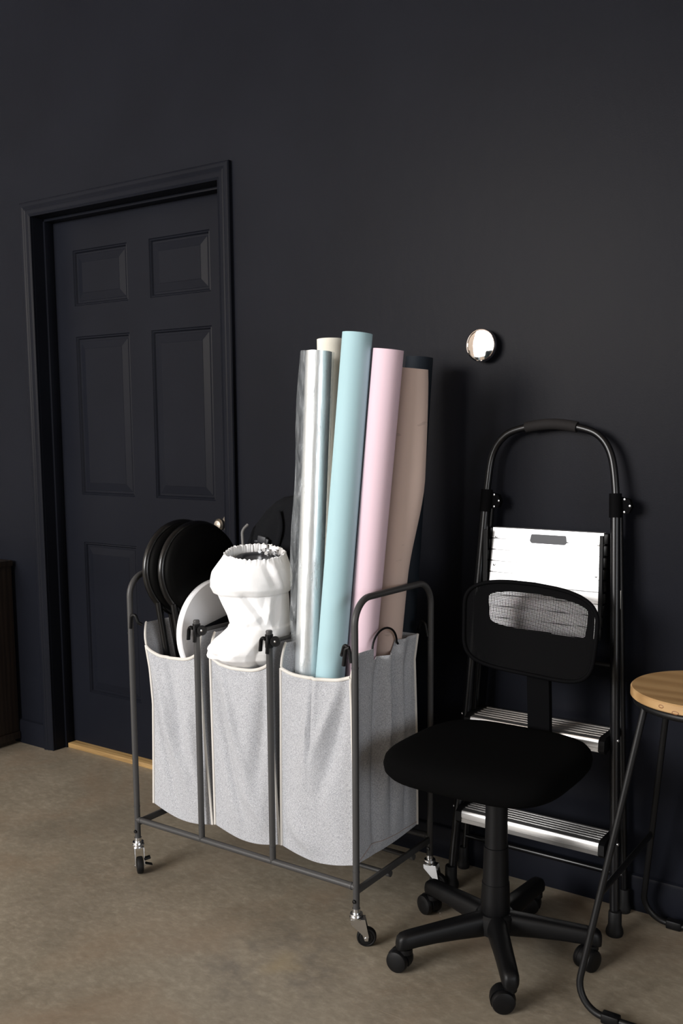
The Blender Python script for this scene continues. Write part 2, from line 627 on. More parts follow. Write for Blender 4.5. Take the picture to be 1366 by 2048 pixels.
# jamb lining with its stop
m = MB()
for x0, x1 in ((DX0 + 0.001, IX0 + 0.001), (IX1 - 0.001, DX1 - 0.001)):
    m.span((x0, 0.0, 0.0), (x1, 0.155, IZ + 0.001))
m.span((DX0 + 0.001, 0.0, IZ + 0.001), (DX1 - 0.001, 0.155, DZ - 0.001))
m.span((IX0, 0.045, 0.0), (IX0 + 0.010, 0.083, IZ), 0.002)
m.span((IX1 - 0.010, 0.045, 0.0), (IX1, 0.083, IZ), 0.002)
m.span((IX0, 0.045, IZ - 0.010), (IX1, 0.083, IZ), 0.002)
struct(m.build('trim_2', M_DOORPAINT, origin=((IX0 + IX1) / 2, 0, 0)))

# six-panel door
SX0, SX1, SZ0, SZ1, YD = -3.126, -2.184, 0.022, 2.064, 0.085
PX = [(-3.012, -2.716), (-2.603, -2.309)]
PZ = [(0.236, 0.842), (1.027, 1.629), (1.743, 1.948)]
m = MB()
xs = [SX0, PX[0][0], PX[0][1], PX[1][0], PX[1][1], SX1]
zs = [SZ0, PZ[0][0], PZ[0][1], PZ[1][0], PZ[1][1], PZ[2][0], PZ[2][1], SZ1]
for i in range(5):
    for j in range(7):
        x0, x1, z0, z1 = xs[i], xs[i + 1], zs[j], zs[j + 1]
        if i in (1, 3) and j in (1, 3, 5):
            steps = [(0, 0), (0.003, 0.004), (0.007, 0.003), (0.011, 0.0095), (0.018, 0.0095), (0.019, 0.0085), (0.046, 0.003), (0.047, 0.0022)]
            m.skin([[V(x0 + d, YD + h, z0 + d), V(x1 - d, YD + h, z0 + d), V(x1 - d, YD + h, z1 - d), V(x0 + d, YD + h, z1 - d)]
                    for d, h in steps], True, False, True)
        else:
            m.bm.faces.new([m.bm.verts.new(p) for p in ((x0, YD, z0), (x1, YD, z0), (x1, YD, z1), (x0, YD, z1))])
m.skin([[V(SX0, YD, SZ0), V(SX1, YD, SZ0), V(SX1, YD, SZ1), V(SX0, YD, SZ1)],
        [V(SX0, YD + 0.044, SZ0), V(SX1, YD + 0.044, SZ0), V(SX1, YD + 0.044, SZ1), V(SX0, YD + 0.044, SZ1)]], True, False, True)
door = struct(m.build('door_1', M_DOORPAINT, origin=(SX0, YD, SZ0), angle=15))
m = MB()
kx, kz = -2.246, 0.951
m.lathe([(0.0, 0), (0.030, 0), (0.030, 0.006), (0.024, 0.010), (0.009, 0.013), (0.008, 0.030), (0.016, 0.037), (0.021, 0.046), (0.0205, 0.055),
         (0.014, 0.062), (0.0, 0.064)], (kx, YD, kz), (0, -1, 0), 28, False)
m.build('door_knob', M_BRASS, door)
m = MB()
m.span((IX0 + 0.012, 0.050, 0.0), (IX1 - 0.011, 0.14, 0.0195), 0.002)
struct(m.build('trim_3', M_THRESH, origin=(-2.65, 0.09, 0)))

# ------------------------------------------------------------------ dark cabinet at the left edge
cab = thing('cabinet', 'dark brown wooden cabinet standing left of the door, mostly out of frame', 'cabinet', (-3.75, -0.25, 0))
m = MB()
m.span((-4.2, -0.46, 0.05), (-3.335, -0.016, 0.735), 0.002)
m.span((-4.17, -0.43, 0.0), (-3.345, -0.03, 0.05))
m.build('body', M_CABWOOD, cab)
m = MB()
m.span((-4.21, -0.475, 0.735), (-3.327, -0.014, 0.757), 0.002)
m.build('top', M_CABWOOD, cab)
m = MB()
m.span((-4.2, -0.47, 0.02), (-3.329, -0.016, 0.048), 0.001)
m.build('plinth_moulding', M_CABWOOD, cab)
for i in range(2):
    x0 = -4.195 + i * 0.431
    m = MB()
    m.span((x0, -0.478, 0.055), (x0 + 0.427, -0.461, 0.730), 0.002)
    d = m.build('door', M_CABWOOD, cab)
    m = MB()
    m.lathe([(0.0, 0), (0.006, 0), (0.006, 0.012), (0.013, 0.018), (0.012, 0.026), (0, 0.028)], (x0 + (0.39 if i == 0 else 0.037), -0.478, 0.45), (0, -1, 0), 16, False)
    m.build('knob', M_BRASS, d)

# ------------------------------------------------------------------ polished disc on the wall
disc = thing('wall_disc', 'small round mirror-polished pinkish metal disc fixed to the black wall', 'wall disc', (-1.212, 0, 1.497))
m = MB()
m.lathe([(0.0, 0.0), (0.030, 0.0), (0.030, 0.014), (0.0425, 0.015), (0.044, 0.018), (0.044, 0.030), (0.0425, 0.0325), (0.0405, 0.033)],
        (-1.212, -0.001, 1.497), (0, -1, 0), 64, False)
m.build('rim', M_MIRROR, disc)
m = MB()
m.lathe([(0.0405, 0.0), (0.0395, -0.001), (0.030, -0.0003), (0.015, 0.0), (0.0, 0.0)], (-1.212, -0.0325, 1.497), (0, -1, 0), 64, False)
m.build('face', M_MIRROR, disc)

# ------------------------------------------------------------------ rolling laundry sorter
FX0, FX1, FYF, FYB = -2.040, -1.268, -0.552, -0.197
TR = 0.0084
sorter = thing('laundry_sorter', 'grey tubular steel rolling laundry sorter frame with arched ends on casters', 'laundry sorter', ((FX0 + FX1) / 2, (FYF + FYB) / 2, 0))
ZB = 0.152
for x in (FX0, FX1):
    m = MB()
    m.tube(fillet([(x, FYF, 0.088), (x, FYF, 0.866), (x, FYB, 0.866), (x, FYB, 0.088)], 0.062, 10), TR, 18)
    for y in (FYF, FYB):                                         # joint line half-way, screws by the rail
        m.tube([(x, y, 0.700), (x, y, 0.703)], TR + 0.0007, 18)
        m.tube([(x, y, 0.190), (x, y, 0.193)], TR + 0.0007, 18)
    m.build('end_arch', M_FRAME, sorter)
MX = [-1.785, -1.533]
for x in MX:
    for y in (FYF, FYB):
        m = MB()
        m.tube([(x, y, ZB), (x, y, 0.762)], TR, 18)
        m.tube([(x, y, 0.192), (x, y, 0.194)], TR + 0.0008, 18)
        m.tube([(x, y, 0.7605), (x, y, 0.7645)], [TR + 0.0006, TR - 0.001], 18)
        m.build('post', M_FRAME, sorter)
    m = MB()
    m.tube([(x, FYF, 0.733), (x, FYB, 0.733)], 0.0055, 12)
    m.build('crossbar', M_FRAME, sorter)
for y in (FYF, FYB):
    m = MB()
    m.tube([(FX0, y, ZB), (FX1, y, ZB)], TR, 18)
    for x in (FX0 + 0.014, FX1 - 0.014):
        m.tube([(x - 0.003, y, ZB), (x + 0.003, y, ZB)], TR + 0.001, 18)
    m.build('base_rail', M_FRAME, sorter)
for x in (FX0, FX1):
    m = MB()
    m.box((x, (FYF + FYB) / 2, 0.142), (0.009, FYB - FYF, 0.018), None, 0.002)
    m.build('depth_rail', M_FRAME, sorter)
for y in (-0.405, -0.290):
    m = MB()
    m.tube([(FX0, y, 0.128), (FX1, y, 0.128)], 0.0062, 12)
    for x in (FX0, FX1):
        m.tube([(x - 0.006, y, 0.128), (x + 0.006, y, 0.128)], 0.0085, 12)
    m.build('support_rail', M_FRAME, sorter)


def hook(x, y, z, side):
    """black plastic clip round a post: sleeve, drooping hook on one side, riveted disc on the other"""
    m = MB()
    s = side
    m.tube([(x, y, z - 0.022), (x, y, z + 0.012)], TR + 0.002, 18)
    m.tube(fillet([(x - s * 0.004, y - 0.009, z + 0.000), (x - s * 0.012, y - 0.010, z + 0.005), (x - s * 0.019, y - 0.009, z - 0.004), (x - s * 0.022, y - 0.009, z - 0.032)],
                  0.008, 5), 0.0042, 10, ry=0.006)
    m.tube(fillet([(x + s * 0.002, y - 0.009, z + 0.008), (x + s * 0.004, y - 0.0105, z - 0.006), (x + s * 0.000, y - 0.009, z - 0.036)], 0.02, 5), 0.0046, 10)
    if s > 0:
        m.lathe([(0, 0), (0.0125, 0), (0.0135, 0.0015), (0.0135, 0.0055), (0.0125, 0.007), (0, 0.007)], (x + 0.019, y + 0.002, z - 0.004), (0.55, -1, 0.05), 24, False)
        m.tube([(x, y + 0.004, z - 0.004), (x + 0.020, y + 0.004, z - 0.004)], 0.005, 10)
    h = m.build('bag_hook', M_BLACKPL, sorter)
    if s > 0:
        m = MB()
        m.lathe([(0.0032, 0), (0.0028, 0.001), (0, 0.0016)], (x + 0.0224, y - 0.0041, z - 0.0036), (0.55, -1, 0.05), 14, False)
        m.build('rivet', M_CHROME, h)


for x in MX:
    hook(x, FYF, 0.742, 1)
    hook(x, FYB, 0.742, 1)
# single clips on the four end posts, facing inwards
for x, s in ((FX0, 1), (FX1, -1)):
    for y in (FYF, FYB):
        m = MB()
        m.tube(fillet([(x + s * 0.006, y - 0.006, 0.715), (x + s * 0.012, y - 0.008, 0.750), (x + s * 0.026, y - 0.006, 0.758), (x + s * 0.034, y - 0.004, 0.735),
                       (x + s * 0.042, y + 0.004, 0.728)], 0.008, 5), 0.0045, 10)
        if s < 0 and y == FYF:
            m.tube(fillet([(x - 0.010, y - 0.008, 0.752), (x - 0.020, y - 0.010, 0.748), (x - 0.026, y - 0.010, 0.706)], 0.008, 5), 0.005, 10)
        m.build('bag_hook', M_BLACKPL, sorter)
        m = MB()
        m.lathe([(0.0052, 0), (0.0045, 0.003), (0, 0.004)], (x, y - TR, 0.118), (0, -1, 0), 14, False)
        m.build('screw', M_GLOSSBLACK, sorter)


def furniture_caster(x, y, ang, brake):
    """swivel caster: stem and swivel plate, fork, wheel; ang is where the wheel trails to"""
    d = Vector((cos(ang), sin(ang), 0))
    p = Vector((-sin(ang), cos(ang), 0))
    c = Vector((x, y, 0))
    w = c + d * 0.025 + V(0, 0, 0.0245)
    m = MB()
    m.lathe([(0, 0.098), (0.010, 0.098), (0.010, 0.086), (0.0155, 0.0855), (0.0165, 0.082), (0.0145, 0.079), (0.017, 0.077), (0.0165, 0.073), (0, 0.072)], (x, y, 0), (0, 0, 1), 24, False)
    cs = m.build('caster', M_CHROME, sorter)
    m = MB()
    for s in (1, -1):
        o = p * (0.0125 * s)
        out = [c - d * 0.014 + V(0, 0, 0.073), c + d * 0.022 + V(0, 0, 0.073), w + d * 0.006 + V(0, 0, 0.004), w + d * 0.004 - V(0, 0, 0.006), w - d * 0.004 - V(0, 0, 0.006),
               w - d * 0.010 + V(0, 0, 0.010), c - d * 0.013 + V(0, 0, 0.062)]
        m.extrude([q + o - p * 0.001 for q in out], p * 0.002)
        m.lathe([(0.0052, 0), (0.0045, 0.003), (0, 0.0036)], w + o, p * s, 12, False)
    m.extrude([c - d * 0.014 + p * 0.0125 + V(0, 0, 0.0715), c + d * 0.022 + p * 0.0125 + V(0, 0, 0.0715), c + d * 0.022 - p * 0.0125 + V(0, 0, 0.0715),
               c - d * 0.014 - p * 0.0125 + V(0, 0, 0.0715)], V(0, 0, 0.002))
    m.build('fork', M_CHROME, cs)
    m = MB()
    W_ = 0.0245 / 0.0265
    prof = [(0.004, -0.0085), (0.017, -0.0085), (0.0185, -0.0068), (0.0205, -0.0068), (0.022, -0.0085), (0.0245, -0.0080), (0.0262, -0.0050), (0.0265, 0.0),
            (0.0262, 0.0050), (0.0245, 0.0080), (0.022, 0.0085), (0.0205, 0.0068), (0.0185, 0.0068), (0.017, 0.0085), (0.004, 0.0085)]
    m.lathe([(a_ * W_, b_) for a_, b_ in prof], w, p, 36, True)
    m.build('wheel', M_RUBBER, cs)
    if brake:
        m = MB()
        b0 = w + p * 0.017 + V(0, 0, 0.012)
        m.box(b0 + p * 0.004 + V(0, 0, 0.006), (0.016, 0.018, 0.006), Matrix.Rotation(ang, 3, 'Z') @ Matrix.Rotation(0.2, 3, 'X'), 0.0015)
        m.box(b0 + p * 0.008 - V(0, 0, 0.012), (0.014, 0.020, 0.003), Matrix.Rotation(ang, 3, 'Z') @ Matrix.Rotation(-0.35, 3, 'X'), 0.001)
        m.build('brake_lever', M_BLACKPL, cs)


furniture_caster(FX0, FYF, radians(-35), True)
furniture_caster(FX1, FYF, radians(33), False)
furniture_caster(FX1, FYB, radians(10), False)
furniture_caster(FX0, FYB, radians(60), True)

# ------------------------------------------------------------------ the three linen bags


def interp(tab, z):
    if z <= tab[0][0]:
        return tab[0][1]
    for (z0, a), (z1, b) in zip(tab, tab[1:]):
        if z <= z1:
            t = (z - z0) / (z1 - z0)
            t = t * t * (3 - 2 * t) if len(tab) < 3 else t
            return a + (b - a) * t
    return tab[-1][1]


def linen_bag(label, xl_tab, xr_tab, zdip, zbl, zbr, seed, notch=False):
    yf, yb, ztop, zcor = -0.530, -0.236, 0.727, 0.668
    xl = lambda z: interp(xl_tab, z)
    xr = lambda z: interp(xr_tab, z)
    xm = (xl(0.4) + xr(0.4)) / 2
    bag = thing('laundry_bag', label, 'laundry bag', (xm, (yf + yb) / 2, zbl), 'grey linen bags hanging in the rolling sorter')
    NS, NV = 44, 46

    def front_top(u):
        return zdip + (zcor - zdip) * abs(2 * u - 1) ** 3.2 + 0.006 * (u - 0.5)

    def side_top(t):                                             # t = 0 at the front corner
        e = min(1.0, t / 0.06)
        z = zcor + (ztop - zcor) * e ** 0.6
        if notch and 0.29 < t < 0.68:
            z = ztop - 0.030
        return z

    FR = {1: [(0.02, 0.97, 0.62, 0.30, 0.070, -0.010), (0.00, 0.80, 0.42, 0.10, 0.050, 0.007), (0.35, 0.98, 0.62, 0.52, 0.060, 0.006), (0.75, 0.60, 0.95, 0.12, 0.08, -0.007)],
          2: [(0.03, 0.92, 0.50, 0.12, 0.060, 0.010), (0.18, 0.95, 0.60, 0.45, 0.045, -0.007), (0.95, 0.97, 0.72, 0.35, 0.090, 0.010), (0.60, 0.30, 0.98, 0.06, 0.06, -0.007)],
          3: [(0.47, 1.00, 0.44, 0.55, 0.030, 0.008), (0.50, 1.00, 0.36, 0.42, 0.06, -0.006), (0.98, 0.99, 0.58, 0.42, 0.080, 0.013), (0.85, 0.98, 0.45, 0.55, 0.04, -0.005),
              (0.02, 0.22, 0.55, 0.03, 0.07, -0.008)]}[seed]
    SD = [(0.42, 1.00, 0.30, 0.00, 0.060, 0.013), (0.55, 1.00, 0.44, 0.30, 0.045, -0.010), (0.66, 0.98, 0.56, 0.10, 0.040, 0.011), (0.90, 0.95, 0.78, 0.05, 0.035, 0.010),
          (0.78, 1.00, 0.70, 0.20, 0.05, -0.008), (0.15, 0.90, 0.12, 0.20, 0.07, 0.006)]

    def folds(u, v, lst):
        t_ = 0.0
        for u0, v0, u1, v1, w, amp in lst:
            du, dv = u1 - u0, (v1 - v0)
            L2 = du * du + dv * dv
            k = ((u - u0) * du + (v - v0) * dv) / L2
            kk = min(1.0, max(0.0, k))
            dd = sqrt((u - u0 - kk * du) ** 2 + ((v - v0 - kk * dv) * 0.9) ** 2)
            t_ += amp * math.exp(-(dd / w) ** 2) * (0.35 + 0.65 * sin(pi * min(1, max(0, 0.12 + 0.88 * kk)))) * 1.75
        return t_

    def wob(side, u, v, p):
        edge = min(1.0, (sin(pi * u) ** 0.7) * 1.1) * min(1.0, v * 8 + 0.2)
        q = Vector((p.x * 7 + seed * 7, p.y * 9, p.z * 1.8 + side * 11))
        a = noise.noise(q) * 0.009 + noise.noise(q * 2.7) * 0.0035
        if side == 0:
            a += folds(u, v, FR) - 0.016 * sin(pi * u) * sin(pi * min(1, v * 1.05)) ** 0.8
        elif side in (1, 3):
            uu = u if side == 1 else 1 - u
            a += folds(uu, v, SD)
        return a * edge

    def pt(side, u, v):
        if side == 0:
            zt, zb = front_top(u), zbl + (zbr - zbl) * u - 0.020 * sin(pi * u) ** 1.0
            z = zb + (zt - zb) * v
            p = V(xl(z) + (xr(z) - xl(z)) * u, yf, z)
            nrm = V(0, 1, 0)
        elif side == 1:
            t = u
            zt, zb = side_top(t), zbr + 0.0 * u - 0.006 * sin(pi * u)
            z = zb + (zt - zb) * v
            p = V(xr(z), yf + (yb - yf) * t, z)
            nrm = V(-1, 0, 0)
        elif side == 2:
            zb = zbr + (zbl - zbr) * u - 0.010 * sin(pi * u)
            z = zb + (ztop - zb) * v
            p = V(xr(z) + (xl(z) - xr(z)) * u, yb, z)
            nrm = V(0, -1, 0)
        else:
            t = 1 - u
            zt, zb = side_top(t), zbl - 0.006 * sin(pi * u)
            z = zb + (zt - zb) * v
            p = V(xl(z), yf + (yb - yf) * t, z)
            nrm = V(1, 0, 0)
        return p + nrm * wob(side, u, v, p)

    m = MB()
    seq = [(s, i / NS) for s in range(4) for i in range(NS)]
    rings = [[pt(s, u, j / NV) for s, u in seq] for j in range(NV + 1)]
    m.skin(rings, True, False, False)
    # floor of the bag, sagging towards the middle
    c = V(xm, (yf + yb) / 2, 0)
    bot = [rings[0]]
    for k in (0.8, 0.5, 0.2):
        bot.append([V(c.x + (p.x - c.x) * k, c.y + (p.y - c.y) * k, p.z - 0.016 * (1 - k * k)) for p in rings[0]])
    m.skin(bot, True, False, True)
    m.build('fabric', M_LINEN, bag, angle=60, solid=0.0022)
    # cream binding, one strip per edge
    for s in (0, 1, 2, 3):
        m = MB()
        m.tube([pt(s, 0, j / 30) + (V(-.001, -.001, 0) if s == 0 else V(.001, -.001, 0) if s == 1 else V(.001, .001, 0) if s == 2 else V(-.001, .001, 0))
                for j in range(31)], 0.0036, 8)
        m.build('piping', M_PIPING, bag)
    for s in (1, 3):                                             # front edge of the taller side walls
        m = MB()
        m.tube([pt(s, (i / 10) * 0.065 if s == 1 else 1 - (i / 10) * 0.065, 1) for i in range(11)], 0.0034, 8)
        m.build('piping', M_PIPING, bag)
    m = MB()
    m.tube([pt(0, i / 40, 1) + V(0, -.0012, 0.0) for i in range(41)], 0.0046, 8)
    m.build('piping', M_PIPING, bag)
    m = MB()
    m.tube([pt(1, 0.03 + 0.22 * k / 6, 0.0 + 0.055 * k / 6) + V(.0014, 0, 0) for k in range(6)] + [pt(1, 0.25 + 0.74 * k / 16, 0.055 - 0.040 * k / 16) + V(.0014, 0, 0) for k in range(17)], 0.0011, 6)
    m.build('gusset_seam', M_SEAM, bag)
    if notch:
        m = MB()
        x = xr(ztop) - 0.004
        m.tube([(x, -0.450, 0.716), (x, -0.444, 0.722)] + [(x, -0.3875 - 0.0565 * cos(a), 0.722 + 0.046 * sin(a)) for a in [pi * k / 16 for k in range(17)]]
               + [(x, -0.331, 0.722), (x, -0.325, 0.716)], 0.0028, 10)
        m.build('handle_wire', M_BLACKPL, bag)
    return bag


linen_bag('grey linen bag nearest the door, holding black round stools and a white board',
          [(0.2, -1.992), (0.35, -1.986), (0.501, -1.981), (0.60, -1.990), (0.668, -2.004), (0.727, -2.022)],
          [(0.19, -1.765), (0.45, -1.788), (0.727, -1.803)], 0.640, 0.205, 0.192, 1)
linen_bag('middle grey linen bag of the sorter, holding the white diffuser sock',
          [(0.19, -1.753), (0.727, -1.757)], [(0.19, -1.527), (0.45, -1.545), (0.727, -1.556)], 0.643, 0.195, 0.192, 2)
linen_bag('grey linen bag at the office chair end, holding the paper rolls',
          [(0.19, -1.519), (0.727, -1.513)], [(0.19, -1.287), (0.45, -1.290), (0.657, -1.297), (0.727, -1.287)], 0.653, 0.192, 0.196, 3, True)

# ------------------------------------------------------------------ rolls of backdrop paper


def roll(name, label, bottom, top, r, material, flare=None, core=True):
    b, t = Vector(bottom), Vector(top)
    ax = (t - b).normalized()
    L = (t - b).length
    u = V(1, 0, 0)
    u = (u - ax * u.dot(ax)).normalized()
    w = ax.cross(u)
    root = thing(name, label, 'paper roll', bottom, 'rolls standing in the grey linen bag')
    m = MB()
    SEG, NL = 64, 40

    def rad(a, s):
        # one spiral step where the sheet ends, and an optional loose flare of the outer sheet
        step = 0.0012 * (1 - ((a - 2.4) % (2 * pi)) / (2 * pi))
        f = flare(a, s) if flare else 0.0
        return r + step + f

    rings = []
    for j in range(NL + 1):
        s = j / NL
        rings.append([b + ax * (L * s) + (u * cos(a) + w * sin(a)) * rad(a, s) for a in [2 * pi * i / SEG for i in range(SEG)]])
    inner = [[p + ((b + ax * L * s) - p).normalized() * 0.012 for p in ring] for ring, s in ((rings[-1], 1), (rings[0], 0))]
    m.skin(rings + [inner[0], inner[1], rings[0]], True)
    m.build('paper', material, root, angle=50)
    m = MB()
    ri = r - 0.0135
    m.skin([[b + ax * h + (u * cos(a) + w * sin(a)) * rr for a in [2 * pi * i / 32 for i in range(32)]]
            for rr, h in ((ri, 0.004), (ri, L - 0.004), (ri - 0.004, L - 0.004), (ri - 0.004, 0.004), (ri, 0.004))], True)
    m.build('core_tube', M_KRAFT, root)
    return root, b, ax, u, w, L


roll('paper_roll', 'pale blue paper roll, tallest roll in the sorter', (-1.435, -0.4905, 0.20), (-1.3405, -0.430, 1.500), 0.0365, M_BLUEPAPER)
roll('paper_roll', 'pink paper roll standing between the pale blue and the taupe roll', (-1.401, -0.412, 0.20), (-1.270, -0.400, 1.460), 0.0368, M_PINKPAPER)


def taupe_flare(a, s):
    lobe = math.exp(-((((a - 0.45 + pi) % (2 * pi)) - pi) / 0.60) ** 2)
    t = min(1.0, max(0.0, (s - 0.56) / 0.21))
    k = t * t * (3 - 2 * t) if s < 0.77 else max(0.0, 1 - (s - 0.77) / 0.235) ** 0.7
    return lobe * 0.021 * k


roll('paper_roll', 'taupe brown paper roll with a loose bulging outer sheet, right of the pink roll', (-1.392, -0.305, 0.20), (-1.256, -0.310, 1.420), 0.0365, M_TAUPEPAPER, taupe_flare)
roll('paper_roll', 'dark navy paper roll behind the taupe roll, against the wall', (-1.402, -0.193, 0.162), (-1.346, -0.130, 1.463), 0.0365, M_NAVYPAPER)
roll('paper_roll', 'cream white paper roll behind the clear wrapped silver roll', (-1.462, -0.350, 0.20), (-1.494, -0.330, 1.502), 0.0368, M_CREAMPAPER)
sil, sb_, sax, su, sw, sL = roll('foil_roll', 'silver white foil roll in crinkled clear plastic wrap, leftmost roll', (-1.486, -0.489, 0.20), (-1.459, -0.430, 1.462), 0.0325, M_SILVERFOIL)
sil['category'] = 'foil roll'
m = MB()


def wrap_pt(i, s):
    a = 2 * pi * i
    z = s * sL
    q = Vector((cos(a) * 1.4, sin(a) * 1.4, z * 4))
    # the wrap stands off the roll as two loose flanges, one each side
    fl = math.exp(-((((a - 3.7 + pi) % (2 * pi)) - pi) / 0.42) ** 2) * (0.011 + 0.007 * s * (1.15 - s) * 3 + 0.003 * sin(23 * s))
    fl *= 0.25 + 0.75 * min(1.0, max(0.0, (s - 0.38) / 0.08))
    fr = math.exp(-((((a - 0.55 + pi) % (2 * pi)) - pi) / 0.42) ** 2) * 0.0035
    r = 0.0352 + fl + fr + 0.0020 * noise.noise(q) + 0.0016 * noise.noise(q * 3.1)
    return sb_ + sax * z + (su * cos(a) + sw * sin(a)) * r


m.grid(lambda i, s: wrap_pt(i, s), 72, 140, True)
o = m.build('plastic_wrap', M_WRAP, sil, angle=70)
o['label'] = 'crinkled clear plastic wrap'

# ------------------------------------------------------------------ round stools and board in the first bag


def folded_stool(label, c, lean):
    c = Vector(c)
    n = Vector((1, -0.10, 0.06)).normalized()
    st = thing('folding_stool', label, 'stool', (c.x, c.y, 0.22), 'black round stools folded in the grey linen bag')
    m = MB()
    m.lathe([(0.0, -0.010), (0.118, -0.010), (0.127, -0.006), (0.131, 0.002), (0.130, 0.010), (0.124, 0.016), (0.11, 0.019), (0.05, 0.021), (0.0, 0.0215)], c, n, 64, False)
    m.build('seat', M_BLACKVINYL, st)
    u = n.orthogonal().normalized()
    w = n.cross(u)
    m = MB()
    m.tube([c - n * 0.013 + (u * cos(a) + w * sin(a)) * 0.129 for a in [2 * pi * k / 64 for k in range(64)]], 0.0115, 12, True)
    m.build('seat_rim', M_GLOSSBLACK, st)
    for y0, y1 in ((-0.098, -0.030), (-0.052, 0.018)):
        m = MB()
        m.tube([c + V(-0.014, y0, -0.085 - (0.03 if y0 > -0.08 else 0)), c + V(-0.004, (y0 + y1) / 2, -0.34), c + V(0.006, y1, -0.655)], 0.0098, 12)
        m.build('leg', M_GLOSSBLACK, st)
    return st


folded_stool('black round folding stool, rear one of two, nearer the door frame', (-1.948, -0.421, 0.877), 0)
folded_stool('black round folding stool, front one of two, beside the white board', (-1.902, -0.408, 0.874), 0)
m = MB()
wb_n = Vector((1, -0.07, 0.05)).normalized()
m.lathe([(0.0, -0.011), (0.146, -0.011), (0.149, -0.008), (0.149, 0.008), (0.146, 0.011), (0.0, 0.011)], (-1.861, -0.386, 0.699), wb_n, 72, False)
tag(m.build('round_board', M_WHITEBOARD, origin=(-1.861, -0.386, 0.55)), 'thick white round board standing in the bag in front of the black stools', 'board')
m = MB()
m.tube([(-1.835, -0.505, 0.700), (-1.836, -0.490, 0.712), (-1.834, -0.440, 0.722), (-1.830, -0.380, 0.735), (-1.826, -0.320, 0.744), (-1.826, -0.29, 0.70), (-1.828, -0.285, 0.42)],
       0.013, 10, ry=0.004, up=(0, 0, 1))
tag(m.build('strap', M_BLACKCLOTH, origin=(-1.828, -0.35, 0.42)), 'black cloth strap lying across the white round board', 'strap')

# ------------------------------------------------------------------ white diffuser sock in the middle bag
dif = thing('softbox_diffuser', 'crumpled white nylon softbox diffuser with gathered elastic opening in the middle bag', 'softbox', (-1.66, -0.45, 0.5))
LAY = [(0.50, -1.640, -0.40, 0.045), (0.56, -1.645, -0.415, 0.065), (0.60, -1.650, -0.422, 0.074), (0.625, -1.660, -0.424, 0.083), (0.645, -1.668, -0.432, 0.0935), (0.658, -1.673, -0.452, 0.1030), (0.672, -1.674, -0.469, 0.1070),
       (0.690, -1.672, -0.475, 0.1070), (0.715, -1.661, -0.470, 0.1000), (0.735, -1.649, -0.463, 0.0905), (0.748, -1.642, -0.460, 0.0860), (0.755, -1.641, -0.459, 0.0850), (0.758, -1.641, -0.459, 0.0800),
       (0.785, -1.647, -0.459, 0.0835), (0.810, -1.656, -0.459, 0.0885), (0.834, -1.665, -0.458, 0.0930), (0.838, -1.668, -0.458, 0.0945), (0.841, -1.670, -0.458, 0.1020), (0.858, -1.672, -0.458, 0.1095),
       (0.876, -1.671, -0.457, 0.1095), (0.896, -1.669, -0.455, 0.1050), (0.914, -1.666, -0.453, 0.0970), (0.930, -1.662, -0.452, 0.0880), (0.940, -1.661, -0.451, 0.0815), (0.946, -1.661, -0.451, 0.0805)]


def lay(z):
    for a, b in zip(LAY, LAY[1:]):
        if z <= b[0]:
            t = (z - a[0]) / (b[0] - a[0])
            return [a[k] + (b[k] - a[k]) * t for k in range(1, 4)]
    return list(LAY[-1][1:])


# creases as segments (azimuth in degrees, height) with width and depth
SOCKF = [(-60, 0.835, -38, 0.765, 7, -0.012), (-38, 0.765, -22, 0.832, 6, 0.010), (-75, 0.765, -30, 0.800, 7, 0.006), (-20, 0.765, -5, 0.83, 6, -0.010), (-100, 0.83, -80, 0.77, 8, 0.007),
         (-118, 0.83, -108, 0.765, 6, -0.007), (-88, 0.74, -78, 0.64, 9, -0.009), (-30, 0.72, -48, 0.63, 10, -0.010), (-15, 0.735, -5, 0.65, 9, 0.008), (-60, 0.70, -90, 0.66, 9, 0.006),
         (-30, 0.925, -15, 0.87, 6, -0.008), (-18, 0.93, -2, 0.86, 6, 0.008), (-70, 0.865, -20, 0.85, 8, 0.004), (-130, 0.90, -105, 0.86, 9, 0.006), (-5, 0.90, 10, 0.85, 7, -0.008)]


def sock(i, z):
    a = 2 * pi * i
    cx, cy, r = lay(z)
    q = Vector((cos(a) * 1.3, sin(a) * 1.3, z * 8))
    d = noise.noise(q) * 0.0055 + noise.noise(q * 2.4) * 0.0022
    az = (math.degrees(a) + 180) % 360 - 180
    for a0, z0, a1, z1, w, amp in SOCKF:
        X0, Y0, X1, Y1, x_, y_ = a0, z0 * 700, a1, z1 * 700, az, z * 700
        du, dv = X1 - X0, Y1 - Y0
        k = min(1.0, max(0.0, ((x_ - X0) * du + (y_ - Y0) * dv) / (du * du + dv * dv)))
        dd = math.hypot(x_ - X0 - k * du, y_ - Y0 - k * dv)
        d += 0.8 * amp * max(0.0, 1 - dd / (w * 1.5)) * (0.4 + 0.6 * sin(pi * (0.15 + 0.7 * k)))
    # elastic gathers down the left of the lower puff
    if 0.60 < z < 0.75:
        g_ = math.exp(-((az + 122 - (z - 0.68) * 120) / 15) ** 2)
        d += g_ * (0.0045 * sin(330 * z + 0.06 * az) + 0.003 * sin(190 * z))
        d -= 0.006 * math.exp(-((az + 98 - (z - 0.68) * 140) / 6) ** 2)
    # gathers near the opening
    k = max(0.0, (z - 0.922) / 0.024)
    d += k * k * (0.0012 * sin(41 * a + 2.5 * noise.noise(q * 3)) + 0.0010 * sin(67 * a + 1.0))
    rr = r + d
    z2 = z + 0.012 * max(0, (z - 0.84) / 0.106) * cos(a - radians(131)) + k * k * (0.0009 * sin(41 * a + 1.2) + 0.0034 * noise.noise(q * 9))
    return V(cx + rr * cos(a), cy + rr * sin(a), z2)


